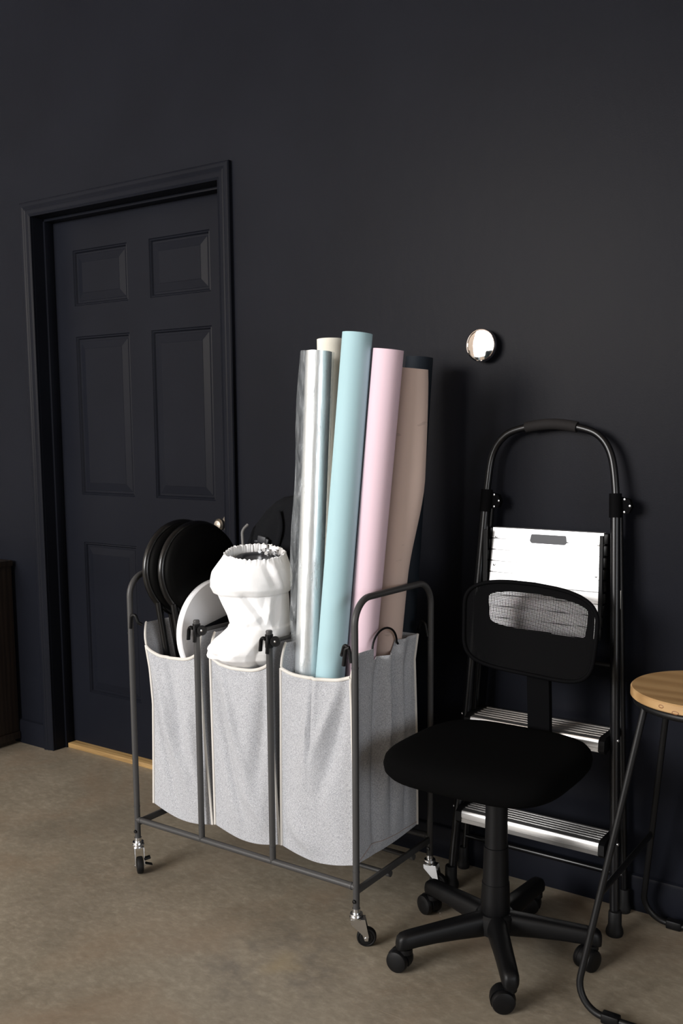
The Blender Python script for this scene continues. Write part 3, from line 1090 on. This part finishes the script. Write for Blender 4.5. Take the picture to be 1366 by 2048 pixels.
m = MB()
zsv = []
for a, b in zip(LAY, LAY[1:]):
    n = max(1, int((b[0] - a[0]) / 0.003))
    zsv += [a[0] + (b[0] - a[0]) * k / n for k in range(n)]
zsv.append(LAY[-1][0])
rings = [[sock(i / 288, z) for i in range(288)] for z in zsv]
top = rings[-1]
cc = V(-1.663, -0.451, 0)
rings.append([V(cc.x + (p.x - cc.x) * 0.93, cc.y + (p.y - cc.y) * 0.93, p.z - 0.002) for p in top])
rings.append([V(cc.x + (p.x - cc.x) * 0.90, cc.y + (p.y - cc.y) * 0.90, p.z - 0.016) for p in top])
rings.append([V(cc.x + (p.x - cc.x) * 0.97, cc.y + (p.y - cc.y) * 0.97, 0.905) for p in top])
m.skin(rings, True, True, False)
m.build('fabric', M_NYLON, dif, angle=75)
m = MB()
m.lathe([(0.0, 0.0), (0.058, 0.0), (0.061, 0.003), (0.061, 0.012), (0.056, 0.015), (0.046, 0.014), (0.044, 0.010), (0.0, 0.010)], (-1.652, -0.450, 0.920), (0.06, -0.06, 1), 48, False)
m.build('mount_ring', M_DARKGREY, dif)
for px_, py_, h_ in ((-1.640, -0.430, 0.028), (-1.618, -0.446, 0.018), (-1.608, -0.428, 0.016), (-1.674, -0.408, 0.012)):
    m = MB()
    m.box((px_, py_, 0.936 + h_ / 2), (0.012, 0.009, h_), Matrix.Rotation(0.4, 3, 'Z'), 0.0015)
    m.lathe([(0.0, 0), (0.005, 0), (0.005, 0.008), (0, 0.008)], (px_, py_ - 0.006, 0.936 + h_ * 0.55), (0.2, -1, 0), 12, False)
    m.build('clip', M_CHROME, dif)

# ------------------------------------------------------------------ black canvas bag behind it
bb = thing('equipment_bag', 'black canvas equipment bag with a buckle, standing behind the white diffuser', 'bag', (-1.67, -0.283, 0.25))
m = MB()
BL = [(0.25, -1.640, 0.060, 0.020), (0.50, -1.645, 0.075, 0.026), (0.72, -1.650, 0.082, 0.028), (0.80, -1.680, 0.115, 0.032), (0.88, -1.705, 0.150, 0.036), (0.95, -1.690, 0.140, 0.036),
      (1.00, -1.675, 0.118, 0.035), (1.04, -1.660, 0.092, 0.033), (1.068, -1.648, 0.072, 0.029), (1.082, -1.640, 0.055, 0.018), (1.086, -1.640, 0.03, 0.008)]
rings = []
for k in range(len(BL) - 1):
    a, b = BL[k], BL[k + 1]
    n = max(2, int((b[0] - a[0]) / 0.012))
    for j in range(n + (k == len(BL) - 2)):
        t = j / n
        z, cx, rx, ry = [a[q] + (b[q] - a[q]) * t for q in range(4)]
        ring = []
        for i in range(80):
            an = 2 * pi * i / 80
            q = Vector((cos(an) * 2, sin(an) * 2, z * 12))
            d = 1 + 0.09 * noise.noise(q) + 0.05 * noise.noise(q * 2.2)
            ex = abs(cos(an)) ** 0.7 * (1 if cos(an) >= 0 else -1)
            ey = abs(sin(an)) ** 0.7 * (1 if sin(an) >= 0 else -1)
            ring.append(V(cx + rx * ex * d, -0.281 + ry * ey * (1 + (d - 1) * 2.0), z))
        rings.append(ring)
m.skin(rings, True, True, True)
m.build('body', M_BLACKCLOTH, bb, angle=70)
m = MB()
m.box((-1.744, -0.327, 0.962), (0.030, 0.010, 0.020), Matrix.Rotation(0.15, 3, 'Y'), 0.003)
m.box((-1.766, -0.326, 0.956), (0.012, 0.006, 0.006), None, 0.001)
m.box((-1.728, -0.327, 0.955), (0.012, 0.006, 0.020), Matrix.Rotation(0.3, 3, 'Y'), 0.001)
m.build('buckle', M_DARKGREY, bb)
m = MB()
m.tube([(-1.690 + 0.010 * sin(k * 0.5), -0.322 - 0.002 * sin(k * 0.4), 1.045 - 0.013 * k) for k in range(9)], 0.008, 8, ry=0.003)
m.build('strap', M_BLACKCLOTH, bb)
m = MB()
cp = fillet([(-1.795, -0.335, 0.890), (-1.800, -0.345, 0.940), (-1.812, -0.335, 0.985), (-1.800, -0.322, 1.002)], 0.03, 8)
m.tube(cp, 0.0036, 8)
pr = []
acc = 0
for a, b in zip(cp, cp[1:]):
    n = max(1, int((b - a).length / 0.004))
    for j in range(n):
        m.tube([a + (b - a) * (j / n), a + (b - a) * ((j + 0.5) / n)], 0.0045, 8)
m.build('cord', M_CORD, bb)

# ------------------------------------------------------------------ folding step ladder against the wall
LAD_X = -0.990
lad = thing('step_ladder', 'black folding step ladder with silver treads leaning on the wall behind the office chair', 'step ladder', (LAD_X, -0.09, 0))
# front frame: rails from the feet to the hinges, then the hoop handle
FRX = lambda z: (-0.748 - 0.063 * z / 1.08, -1.222 + 0.047 * z / 1.08)      # right, left
FRY = lambda z: -0.158 + 0.098 * z / 1.08
LR = 0.0125
for k in (0, 1):
    m = MB()
    m.tube([(FRX(0.02)[k], FRY(0.02), 0.02), (FRX(1.10)[k], FRY(1.10), 1.10)], LR, 16)
    m.build('front_rail', M_LADDER, lad)
m = MB()
zt = 1.05
hp = [(FRX(zt)[1], FRY(zt), zt), (FRX(1.12)[1], FRY(1.12), 1.12), (-1.164, -0.048, 1.200), (-1.135, -0.045, 1.247), (-1.088, -0.043, 1.270), (-0.995, -0.042, 1.283), (-0.905, -0.043, 1.270),
      (-0.858, -0.045, 1.247), (-0.829, -0.048, 1.200), (FRX(1.12)[0], FRY(1.12), 1.12), (FRX(zt)[0], FRY(zt), zt)]


def catmull(p, n=8):
    p = [Vector(q) for q in p]
    out = []
    for i in range(len(p) - 1):
        a, b, c, d = p[max(i - 1, 0)], p[i], p[i + 1], p[min(i + 2, len(p) - 1)]
        for k in range(n):
            t = k / n
            out.append(0.5 * (2 * b + (c - a) * t + (2 * a - 5 * b + 4 * c - d) * t * t + (3 * b - a - 3 * c + d) * t ** 3))
    out.append(p[-1])
    return out


hoop = catmull(hp)
m.tube(hoop, 0.0098, 16)
m.build('handle_hoop', M_LADDER, lad)
m = MB()
grip = [p for p in hoop if -1.078 < p.x < -0.918 and p.z > 1.2]
m.tube(grip, 0.0142, 16)
m.build('handle_grip', M_GRIP, lad)
for k in (0, 1):
    x, y, s = FRX(1.078)[k], FRY(1.078), (1 if k == 0 else 1)
    m = MB()
    m.tube([(FRX(1.048)[k], FRY(1.048), 1.048), (FRX(1.108)[k], FRY(1.108), 1.108)], 0.0158, 18)
    m.extrude([(x + s * 0.008, y + 0.004, 1.055), (x + s * 0.034, y + 0.004, 1.060), (x + s * 0.041, y + 0.004, 1.076), (x + s * 0.034, y + 0.004, 1.094), (x + s * 0.008, y + 0.004, 1.100)], V(0, 0.016, 0))
    h = m.build('hinge', M_BACKPL, lad)
    for rx, rz in ((0.022, 1.094), (0.036, 1.078), (0.022, 1.062)):
        m = MB()
        m.lathe([(0.0029, 0), (0.0025, 0.0015), (0, 0.002)], (x + s * rx, y + 0.004, rz), (0, -1, 0), 12, False)
        m.build('rivet', M_STEEL, h)
# rear frame: straight legs close to the wall with a bar near the floor
RX = lambda z: (-0.767 - 0.045 * z / 1.08, -1.250 + 0.076 * z / 1.08)
for k in (0, 1):
    m = MB()
    m.tube([(RX(0.02)[k], -0.030, 0.02), (RX(1.085)[k], -0.030, 1.085)], 0.0098, 14)
    m.build('rear_leg', M_LADDER, lad)
m = MB()
m.tube([(RX(0.10)[1], -0.032, 0.10), (RX(0.10)[0], -0.032, 0.10)], 0.0078, 12)
m.build('rear_crossbar', M_LADDER, lad)
m = MB()
m.tube([(RX(0.66)[1], -0.032, 0.66), (RX(0.66)[0], -0.032, 0.66)], 0.0070, 12)
m.build('rear_crossbar', M_LADDER, lad)
for (x, y, r) in ((FRX(0)[0], FRY(0), 1.0), (FRX(0)[1], FRY(0), 1.0), (RX(0)[0], -0.032, 0.8), (RX(0)[1], -0.032, 0.8)):
    m = MB()
    m.lathe([(0.0, 0.0), (0.0205 * r, 0.0), (0.0225 * r, 0.006), (0.0215 * r, 0.014), (0.0172 * r, 0.026), (0.0165 * r, 0.060), (0.0150 * r, 0.063), (0.0, 0.063)], (x, y, 0), (0, 0, 1), 24, False)
    m.build('rubber_foot', M_RUBBER, lad)


def tread(z, yf, yb, hinge_z):
    x0, x1 = FRX(z)[1] + 0.028, FRX(z)[0] - 0.030
    m = MB()
    # ribbed extrusion: rounded nose, flat top with five raised ribs
    prof = [(yb, z - 0.016), (yb, z)]
    nr = 5
    for k in range(nr):
        yc = yb + (yf + 0.020 - yb) * (k + 0.6) / nr
        prof += [(yc + 0.0030, z), (yc + 0.0020, z + 0.0021), (yc - 0.0016, z + 0.0021), (yc - 0.0030, z + 0.0008), (yc - 0.0034, z)]
    prof += [(yf + 0.010, z), (yf + 0.004, z - 0.0015), (yf + 0.001, z - 0.006), (yf, z - 0.012), (yf, z - 0.020), (yf + 0.0015, z - 0.021), (yf + 0.0015, z - 0.0225), (yf, z - 0.0235),
             (yf + 0.001, z - 0.034), (yf + 0.004, z - 0.036), (yf + 0.006, z - 0.034), (yf + 0.006, z - 0.016)]
    m.skin([[V(x, y, q) for y, q in prof] for x in (x0, x1)], True, True, True)
    t = m.build('tread', M_ALUDARK, lad, angle=25)
    for s, x in ((-1, x0), (1, x1)):
        m = MB()
        out = [(yb - 0.002, z + 0.004), (yf + 0.012, z + 0.004), (yf - 0.002, z - 0.004), (yf - 0.003, z - 0.030), (yf + 0.008, z - 0.040), (yb - 0.002, z - 0.020)]
        m.extrude([(x, y, q) for y, q in out], V(s * 0.016, 0, 0))
        e = m.build('end_cap', M_BLACKPL, t)
    for x in (FRX(z)[0], FRX(z)[1]):
        for dz in (0.0, -0.030):
            m = MB()
            s = 1 if x == FRX(z)[0] else -1
            m.lathe([(0.0042, 0), (0.0036, 0.002), (0, 0.003)], (x + s * 0.0105, FRY(z) - 0.006, z + dz - 0.005), (s, -0.5, 0), 12, False)
            m.build('rivet', M_STEEL, lad)


tread(0.236, -0.172, -0.082, 0)
tread(0.496, -0.148, -0.036, 0)
# top platform folded flat against the frame
plat_bot, plat_top = 0.735, 1.006
m = MB()
py = lambda z: -0.092 + 0.040 * (z - 0.735) / 0.27
prof = []
nr = 9
for k in range(nr):
    z0 = plat_bot + (plat_top - plat_bot) * k / nr
    z1 = plat_bot + (plat_top - plat_bot) * (k + 1) / nr
    prof += [(py(z0) + 0.007, z0 + 0.0012), (py(z0), z0 + 0.0018), (py(z1), z1 - 0.0010), (py(z1) + 0.007, z1 - 0.0005)]
prof += [(py(plat_top) + 0.016, plat_top), (py(plat_bot) + 0.016, plat_bot)]
plx0, plx1 = -1.157, -0.842
m.skin([[V(x, y, z) for y, z in prof] for x in (plx0, plx1)], True, True, True)
plat = m.build('platform', M_ALU, lad, angle=20)
for x0, x1 in ((plx0 - 0.013, plx0), (plx1, plx1 + 0.013)):
    m = MB()
    for k in range(nr):
        z0 = plat_bot + (plat_top - plat_bot) * k / nr
        zc = z0 + 0.5 * (plat_top - plat_bot) / nr
        m.box(((x0 + x1) / 2, py(zc) + 0.008, zc), (x1 - x0, 0.018, (plat_top - plat_bot) / nr - 0.004), None, 0.002)
    m.span((x0 + 0.002, py(plat_bot) + 0.004, plat_bot), (x1 - 0.002, py(plat_bot) + 0.012, plat_top - 0.004))
    m.build('ribbed_edge', M_BLACKPL, plat)
m = MB()
sx0, sx1, sz0, sz1 = -1.043, -0.943, 0.969, 0.993
out = []
for cx_, cz_, a0 in ((sx1 - 0.006, sz0 + 0.008, -pi / 2), (sx1 - 0.004, sz1 - 0.004, 0), (sx0 + 0.004, sz1 - 0.004, pi / 2), (sx0 + 0.006, sz0 + 0.008, pi)):
    rr = 0.008 if cz_ < 0.98 else 0.004
    for k in range(7):
        a = a0 + (pi / 2) * k / 6
        z_ = cz_ + rr * sin(a)
        out.append((cx_ + rr * cos(a), py(z_) - 0.0012, z_))
m.extrude(out, V(0, 0.004, 0))
m.build('hand_slot', M_DARKGREY, plat)
for x, z in ((plx0 + 0.012, 0.980), (plx1 - 0.012, 0.975), (plx0 + 0.012, 0.905), (plx1 - 0.012, 0.895)):
    m = MB()
    m.lathe([(0.0038, 0), (0.0034, 0.0014), (0, 0.002)], (x, py(z) - 0.0004, z), (0, -1, 0), 12, False)
    m.build('rivet', M_STEEL, plat)
m = MB()
m.span((-0.8065, -0.0425, 0.812), (-0.797, -0.0395, 0.860))
m.build('label', M_LABEL, lad)['label'] = 'white paper label on the rear leg'
m = MB()
m.span((-0.8045, -0.0415, 0.868), (-0.8030, -0.0385, 0.985))
m.build('label_edge', M_STEEL, lad)

# ------------------------------------------------------------------ office chair
CX, CY = -0.966, -0.395
ch = thing('office_chair', 'black armless swivel office chair with mesh back on five casters', 'office chair', (CX, CY, 0))
m = MB()
m.lathe([(0.0, 0.088), (0.031, 0.088), (0.0355, 0.096), (0.0350, 0.140), (0.0332, 0.182), (0.0312, 0.1835)], (CX, CY, 0), (0, 0, 1), 40, False)
m.build('lower_cover', M_BLACKPL, ch)
m = MB()
m.lathe([(0.0322, 0.180), (0.0316, 0.185), (0.0296, 0.272), (0.0262, 0.2735)], (CX, CY, 0), (0, 0, 1), 40, False)
m.build('middle_cover', M_BLACKPL, ch)
m = MB()
m.lathe([(0.0276, 0.271), (0.0274, 0.276), (0.0262, 0.428), (0.0, 0.429)], (CX, CY, 0), (0, 0, 1), 40, False)
m.build('upper_cover', M_BLACKPL, ch)
# hub and five arms
m = MB()
m.lathe([(0.0, 0.054), (0.036, 0.054), (0.047, 0.062), (0.050, 0.084), (0.048, 0.102), (0.042, 0.108), (0.0, 0.109)], (CX, CY, 0), (0, 0, 1), 40, False)
m.build('hub', M_BLACKPL, ch)
AR = 0.232
for k in range(5):
    a = radians(-128.5 + 1.2 + 72 * k)
    d = V(cos(a), sin(a), 0)
    p = V(-sin(a), cos(a), 0)
    c0 = V(CX, CY, 0)
    rings = []
    st = [(0.030, 0.0255, 0.054, 0.110), (0.055, 0.0245, 0.055, 0.109), (0.10, 0.0232, 0.058, 0.1060), (0.16, 0.0218, 0.060, 0.1015), (0.205, 0.0210, 0.059, 0.0985), (0.230, 0.0205, 0.057, 0.0965),
          (0.243, 0.0190, 0.056, 0.0940), (0.251, 0.0155, 0.056, 0.0880), (0.2545, 0.0105, 0.057, 0.0790)]
    for (r, w_, zb_, zt_) in st:
        ring = []
        for q in range(24):
            t = 2 * pi * q / 24
            ex = abs(cos(t)) ** 0.55 * (1 if cos(t) >= 0 else -1)
            ez = abs(sin(t)) ** 0.55 * (1 if sin(t) >= 0 else -1)
            ww = w_ * (1.0 if ez < 0.2 else 1.0 - 0.18 * ez)
            ring.append(c0 + d * r + p * (ww * ex) + V(0, 0, (zb_ + zt_) / 2 + (zt_ - zb_) / 2 * ez))
        rings.append(ring)
    m = MB()
    m.skin(rings, True, True, True)
    arm = m.build('base_arm', M_BLACKPL, ch, angle=50)
    # twin-wheel caster at the end of the arm
    sw_ = a + (0.5, 2.4, 2.0, 2.9, 0.7)[k]
    sw_ = radians((-62, -150, 25, 160, -20)[k]) if False else radians((185, 215, 250, 195, 160)[k])
    e = V(cos(sw_), sin(sw_), 0)
    n = V(-sin(sw_), cos(sw_), 0)
    t0 = c0 + d * AR
    wc = t0 + e * 0.016 + V(0, 0, 0.0265)
    m = MB()
    m.lathe([(0, 0.036), (0.0085, 0.036), (0.0085, 0.062), (0, 0.062)], t0, (0, 0, 1), 16, False)
    hood = []
    for s in (-0.0085, 0.0085):
        hood.append([wc + n * s + (e * cos(t) + V(0, 0, 1) * sin(t)) * 0.0285 for t in [radians(-30 + 230 * q / 20) for q in range(21)]]
                    + [wc + n * s + (e * cos(t) + V(0, 0, 1) * sin(t)) * 0.012 for t in [radians(200 - 230 * q / 20) for q in range(21)]])
    m.skin(hood, True, True, True)
    m.lathe([(0.0, 0.0), (0.016, 0.0), (0.016, 0.012), (0.0, 0.012)], t0 + V(0, 0, 0.045), (0, 0, 1), 18, False)
    cs = m.build('caster', M_BLACKPL, ch)
    for s in (1, -1):
        m = MB()
        m.lathe([(0.0, 0.0095), (0.0245, 0.0095), (0.0265, 0.0115), (0.0265, 0.0185), (0.0245, 0.0225), (0.019, 0.0245), (0.009, 0.0255), (0, 0.0256)], wc, n * s, 32, False)
        m.build('wheel', M_BLACKPL, cs)

# seat cushion: rounded square with a turned-down front edge
SXC, SYC = -0.978, -0.410


def seat_ring(scale, z, drop):
    ring = []
    for q in range(96):
        t = 2 * pi * q / 96
        e = 0.50
        ex = abs(cos(t)) ** e * (1 if cos(t) >= 0 else -1)
        ey = abs(sin(t)) ** e * (1 if sin(t) >= 0 else -1)
        x = 0.222 * ex * scale * (1.0 - 0.07 * max(0, ey) ** 2 * scale)
        y = 0.205 * ey * scale
        fr = max(0.0, (-y - 0.12) / 0.12)
        ring.append(V(SXC + x, SYC + y, z - drop * fr * fr))
    return ring


m = MB()
m.skin([seat_ring(0.05, 0.456, 0), seat_ring(0.6, 0.455, 0.004), seat_ring(0.86, 0.458, 0.008), seat_ring(0.95, 0.466, 0.014), seat_ring(0.99, 0.478, 0.018), seat_ring(1.0, 0.492, 0.020),
        seat_ring(0.985, 0.506, 0.020), seat_ring(0.95, 0.515, 0.020), seat_ring(0.89, 0.521, 0.020), seat_ring(0.80, 0.524, 0.02), seat_ring(0.6, 0.524, 0.0), seat_ring(0.3, 0.523, 0), seat_ring(0.02, 0.5225, 0)],
       True, True, True)
m.build('seat', M_SEATCLOTH, ch, angle=80)
m = MB()
m.box((CX, CY - 0.01, 0.440), (0.16, 0.20, 0.03), None, 0.006)
m.build('tilt_mechanism', M_BLACKPL, ch)
# back spine
BX = -0.967
m = MB()
sp = [(-0.953, CY + 0.06, 0.436), (-0.953, -0.215, 0.436), (-0.953, -0.183, 0.448), (-0.953, -0.178, 0.48), (-0.954, -0.180, 0.56), (-0.956, -0.184, 0.66), (-0.958, -0.182, 0.76)]
sp = fillet(sp, 0.03, 5)
rings = []
for i, q in enumerate(sp):
    tn = (sp[min(i + 1, len(sp) - 1)] - sp[max(i - 1, 0)]).normalized()
    nn = V(1, 0, 0)
    b_ = tn.cross(nn).normalized()
    hw, ht = 0.033, 0.0085
    rings.append([q + nn * x + b_ * y for x, y in ((-hw, -ht * 0.3), (-hw * 0.9, -ht), (hw * 0.9, -ht), (hw, -ht * 0.3), (hw, ht * 0.3), (hw * 0.9, ht), (-hw * 0.9, ht), (-hw, ht * 0.3))])
m.skin(rings, True, True, True)
m.build('back_spine', M_BACKPL, ch)

BZ, BHX, BHZ = 0.767, 0.179, 0.113


def back_y(x, z):
    return -0.203 - 1.0 * (x - BX) ** 2 + 0.14 * (z - BZ) - 0.6 * (z - BZ) ** 2


def squircle(cx, cz, hx, hz, e, n, top_bow=0.0):
    out = []
    for q in range(n):
        t = 2 * pi * q / n
        ex = abs(cos(t)) ** e * (1 if cos(t) >= 0 else -1)
        ez = abs(sin(t)) ** e * (1 if sin(t) >= 0 else -1)
        x = hx * ex
        z = hz * ez + top_bow * (1 - ex * ex) * (1 if ez > 0 else -0.6) * abs(ez)
        x *= 1 + 0.03 * ez
        out.append((cx + x, cz + z - 0.055 * x))
    return out


outl = squircle(BX, BZ, BHX, BHZ - 0.012, 0.42, 96, 0.014)
m = MB()
m.tube([(x, back_y(x, z), z) for x, z in outl], 0.0052, 10, True, up=(0, 1, 0))
bf = m.build('back_rim', M_BACKPL, ch)
m = MB()
rings = []
for s in [1.0, 0.9, 0.8, 0.7, 0.6, 0.5, 0.4, 0.3, 0.2, 0.1, 0.01]:
    rings.append([V(x_, back_y(x_, z_), z_) for x_, z_ in [(BX + (x - BX) * s, BZ + (z - BZ) * s) for x, z in outl]])
m.skin(rings, True, False, True)
m.build('back_mesh', M_MESH, ch, angle=80)['label'] = 'open black mesh'
inn = squircle(BX + 0.010, 0.806, 0.137, 0.041, 0.28, 96, 0.010)
out2 = [(BX + (x - BX) * 0.90, BZ + (z - BZ) * 0.985) for x, z in outl]
m = MB()
rings = []
for t in (0.0, 0.25, 0.5, 0.75, 1.0):
    ring = []
    for (xa, za), (xb, zb_) in zip(inn, out2):
        x_, z_ = xa + (xb - xa) * t, za + (zb_ - za) * t
        ring.append(V(x_, back_y(x_, z_) + 0.014 + 0.010 * sin(pi * t), z_))
    rings.append(ring)
m.skin(rings, True)
m.build('back_shell', M_BACKPL, ch, angle=60, solid=0.006)

# ------------------------------------------------------------------ wooden bar stool at the right edge
SCX, SCY, SZT = -0.508, -0.288, 0.702
stl = thing('bar_stool', 'black metal bar stool with round honey wood seat at the right edge', 'bar stool', (SCX, SCY, 0))
m = MB()
R = 0.166
m.lathe([(0.0, -0.021), (R - 0.002, -0.021), (R, -0.019), (R, -0.003), (R - 0.003, 0.0), (0.0, 0.0)], (SCX, SCY, SZT), (0, 0, 1), 96, False)
seat = m.build('seat', M_STOOLWOOD, stl)
m = MB()
for an, zz, sc in ((-1.92, -0.0105, 1.0), (-1.72, -0.0175, 1.3)):
    c_ = V(SCX + (R - 0.0003) * cos(an), SCY + (R - 0.0003) * sin(an), SZT + zz)
    nrm = V(cos(an), sin(an), 0)
    tg = V(-sin(an), cos(an), 0)
    for k in range(24):
        t = 2 * pi * k / 24
    m.tube([c_ + tg * (0.0055 * sc * cos(t)) + V(0, 0, 0.0032 * sin(t)) for t in [2 * pi * k / 24 for k in range(24)]], 0.0009, 6, True)
m.build('knot', M_KNOT, seat)
m = MB()
m.tube([(SCX + 0.152 * cos(a), SCY + 0.152 * sin(a), SZT - 0.030) for a in [2 * pi * k / 64 for k in range(64)]], 0.009, 12, True)
m.build('seat_ring', M_STOOLMETAL, stl)
FZ = 0.012
for (yt, yb_, dx) in ((-0.398, -0.518, 0.106), (-0.185, -0.052, 0.115)):
    m = MB()
    fx = 0.205
    m.tube(fillet([(SCX - dx, yt, SZT - 0.033), (SCX - fx, yb_, FZ), (SCX + fx, yb_, FZ), (SCX + dx, yt, SZT - 0.033)], 0.060, 10), 0.0078, 14)
    m.build('leg_frame', M_STOOLMETAL, stl)
    for s in (-1, 1):
        m = MB()
        x = SCX + s * (fx - 0.085)
        m.box((x, yb_, FZ + 0.0005), (0.040, 0.0225, 0.0225), None, 0.004)
        m.build('foot_pad', M_BLACKPL, stl)


def leg_at(yt, yb_, dx, z):
    t = (SZT - 0.033 - z) / (SZT - 0.033 - FZ)
    return yt + (yb_ - yt) * t, dx + (0.205 - dx) * t


for s in (-1, 1):
    y0, x0 = leg_at(-0.398, -0.518, 0.106, 0.262)
    y1, x1 = leg_at(-0.185, -0.052, 0.115, 0.262)
    m = MB()
    m.tube([(SCX + s * x0, y0, 0.262), (SCX + s * x1, y1, 0.262)], 0.0105, 12, ry=0.0045, up=(0, 0, 1))
    m.build('side_stretcher', M_STOOLMETAL, stl)
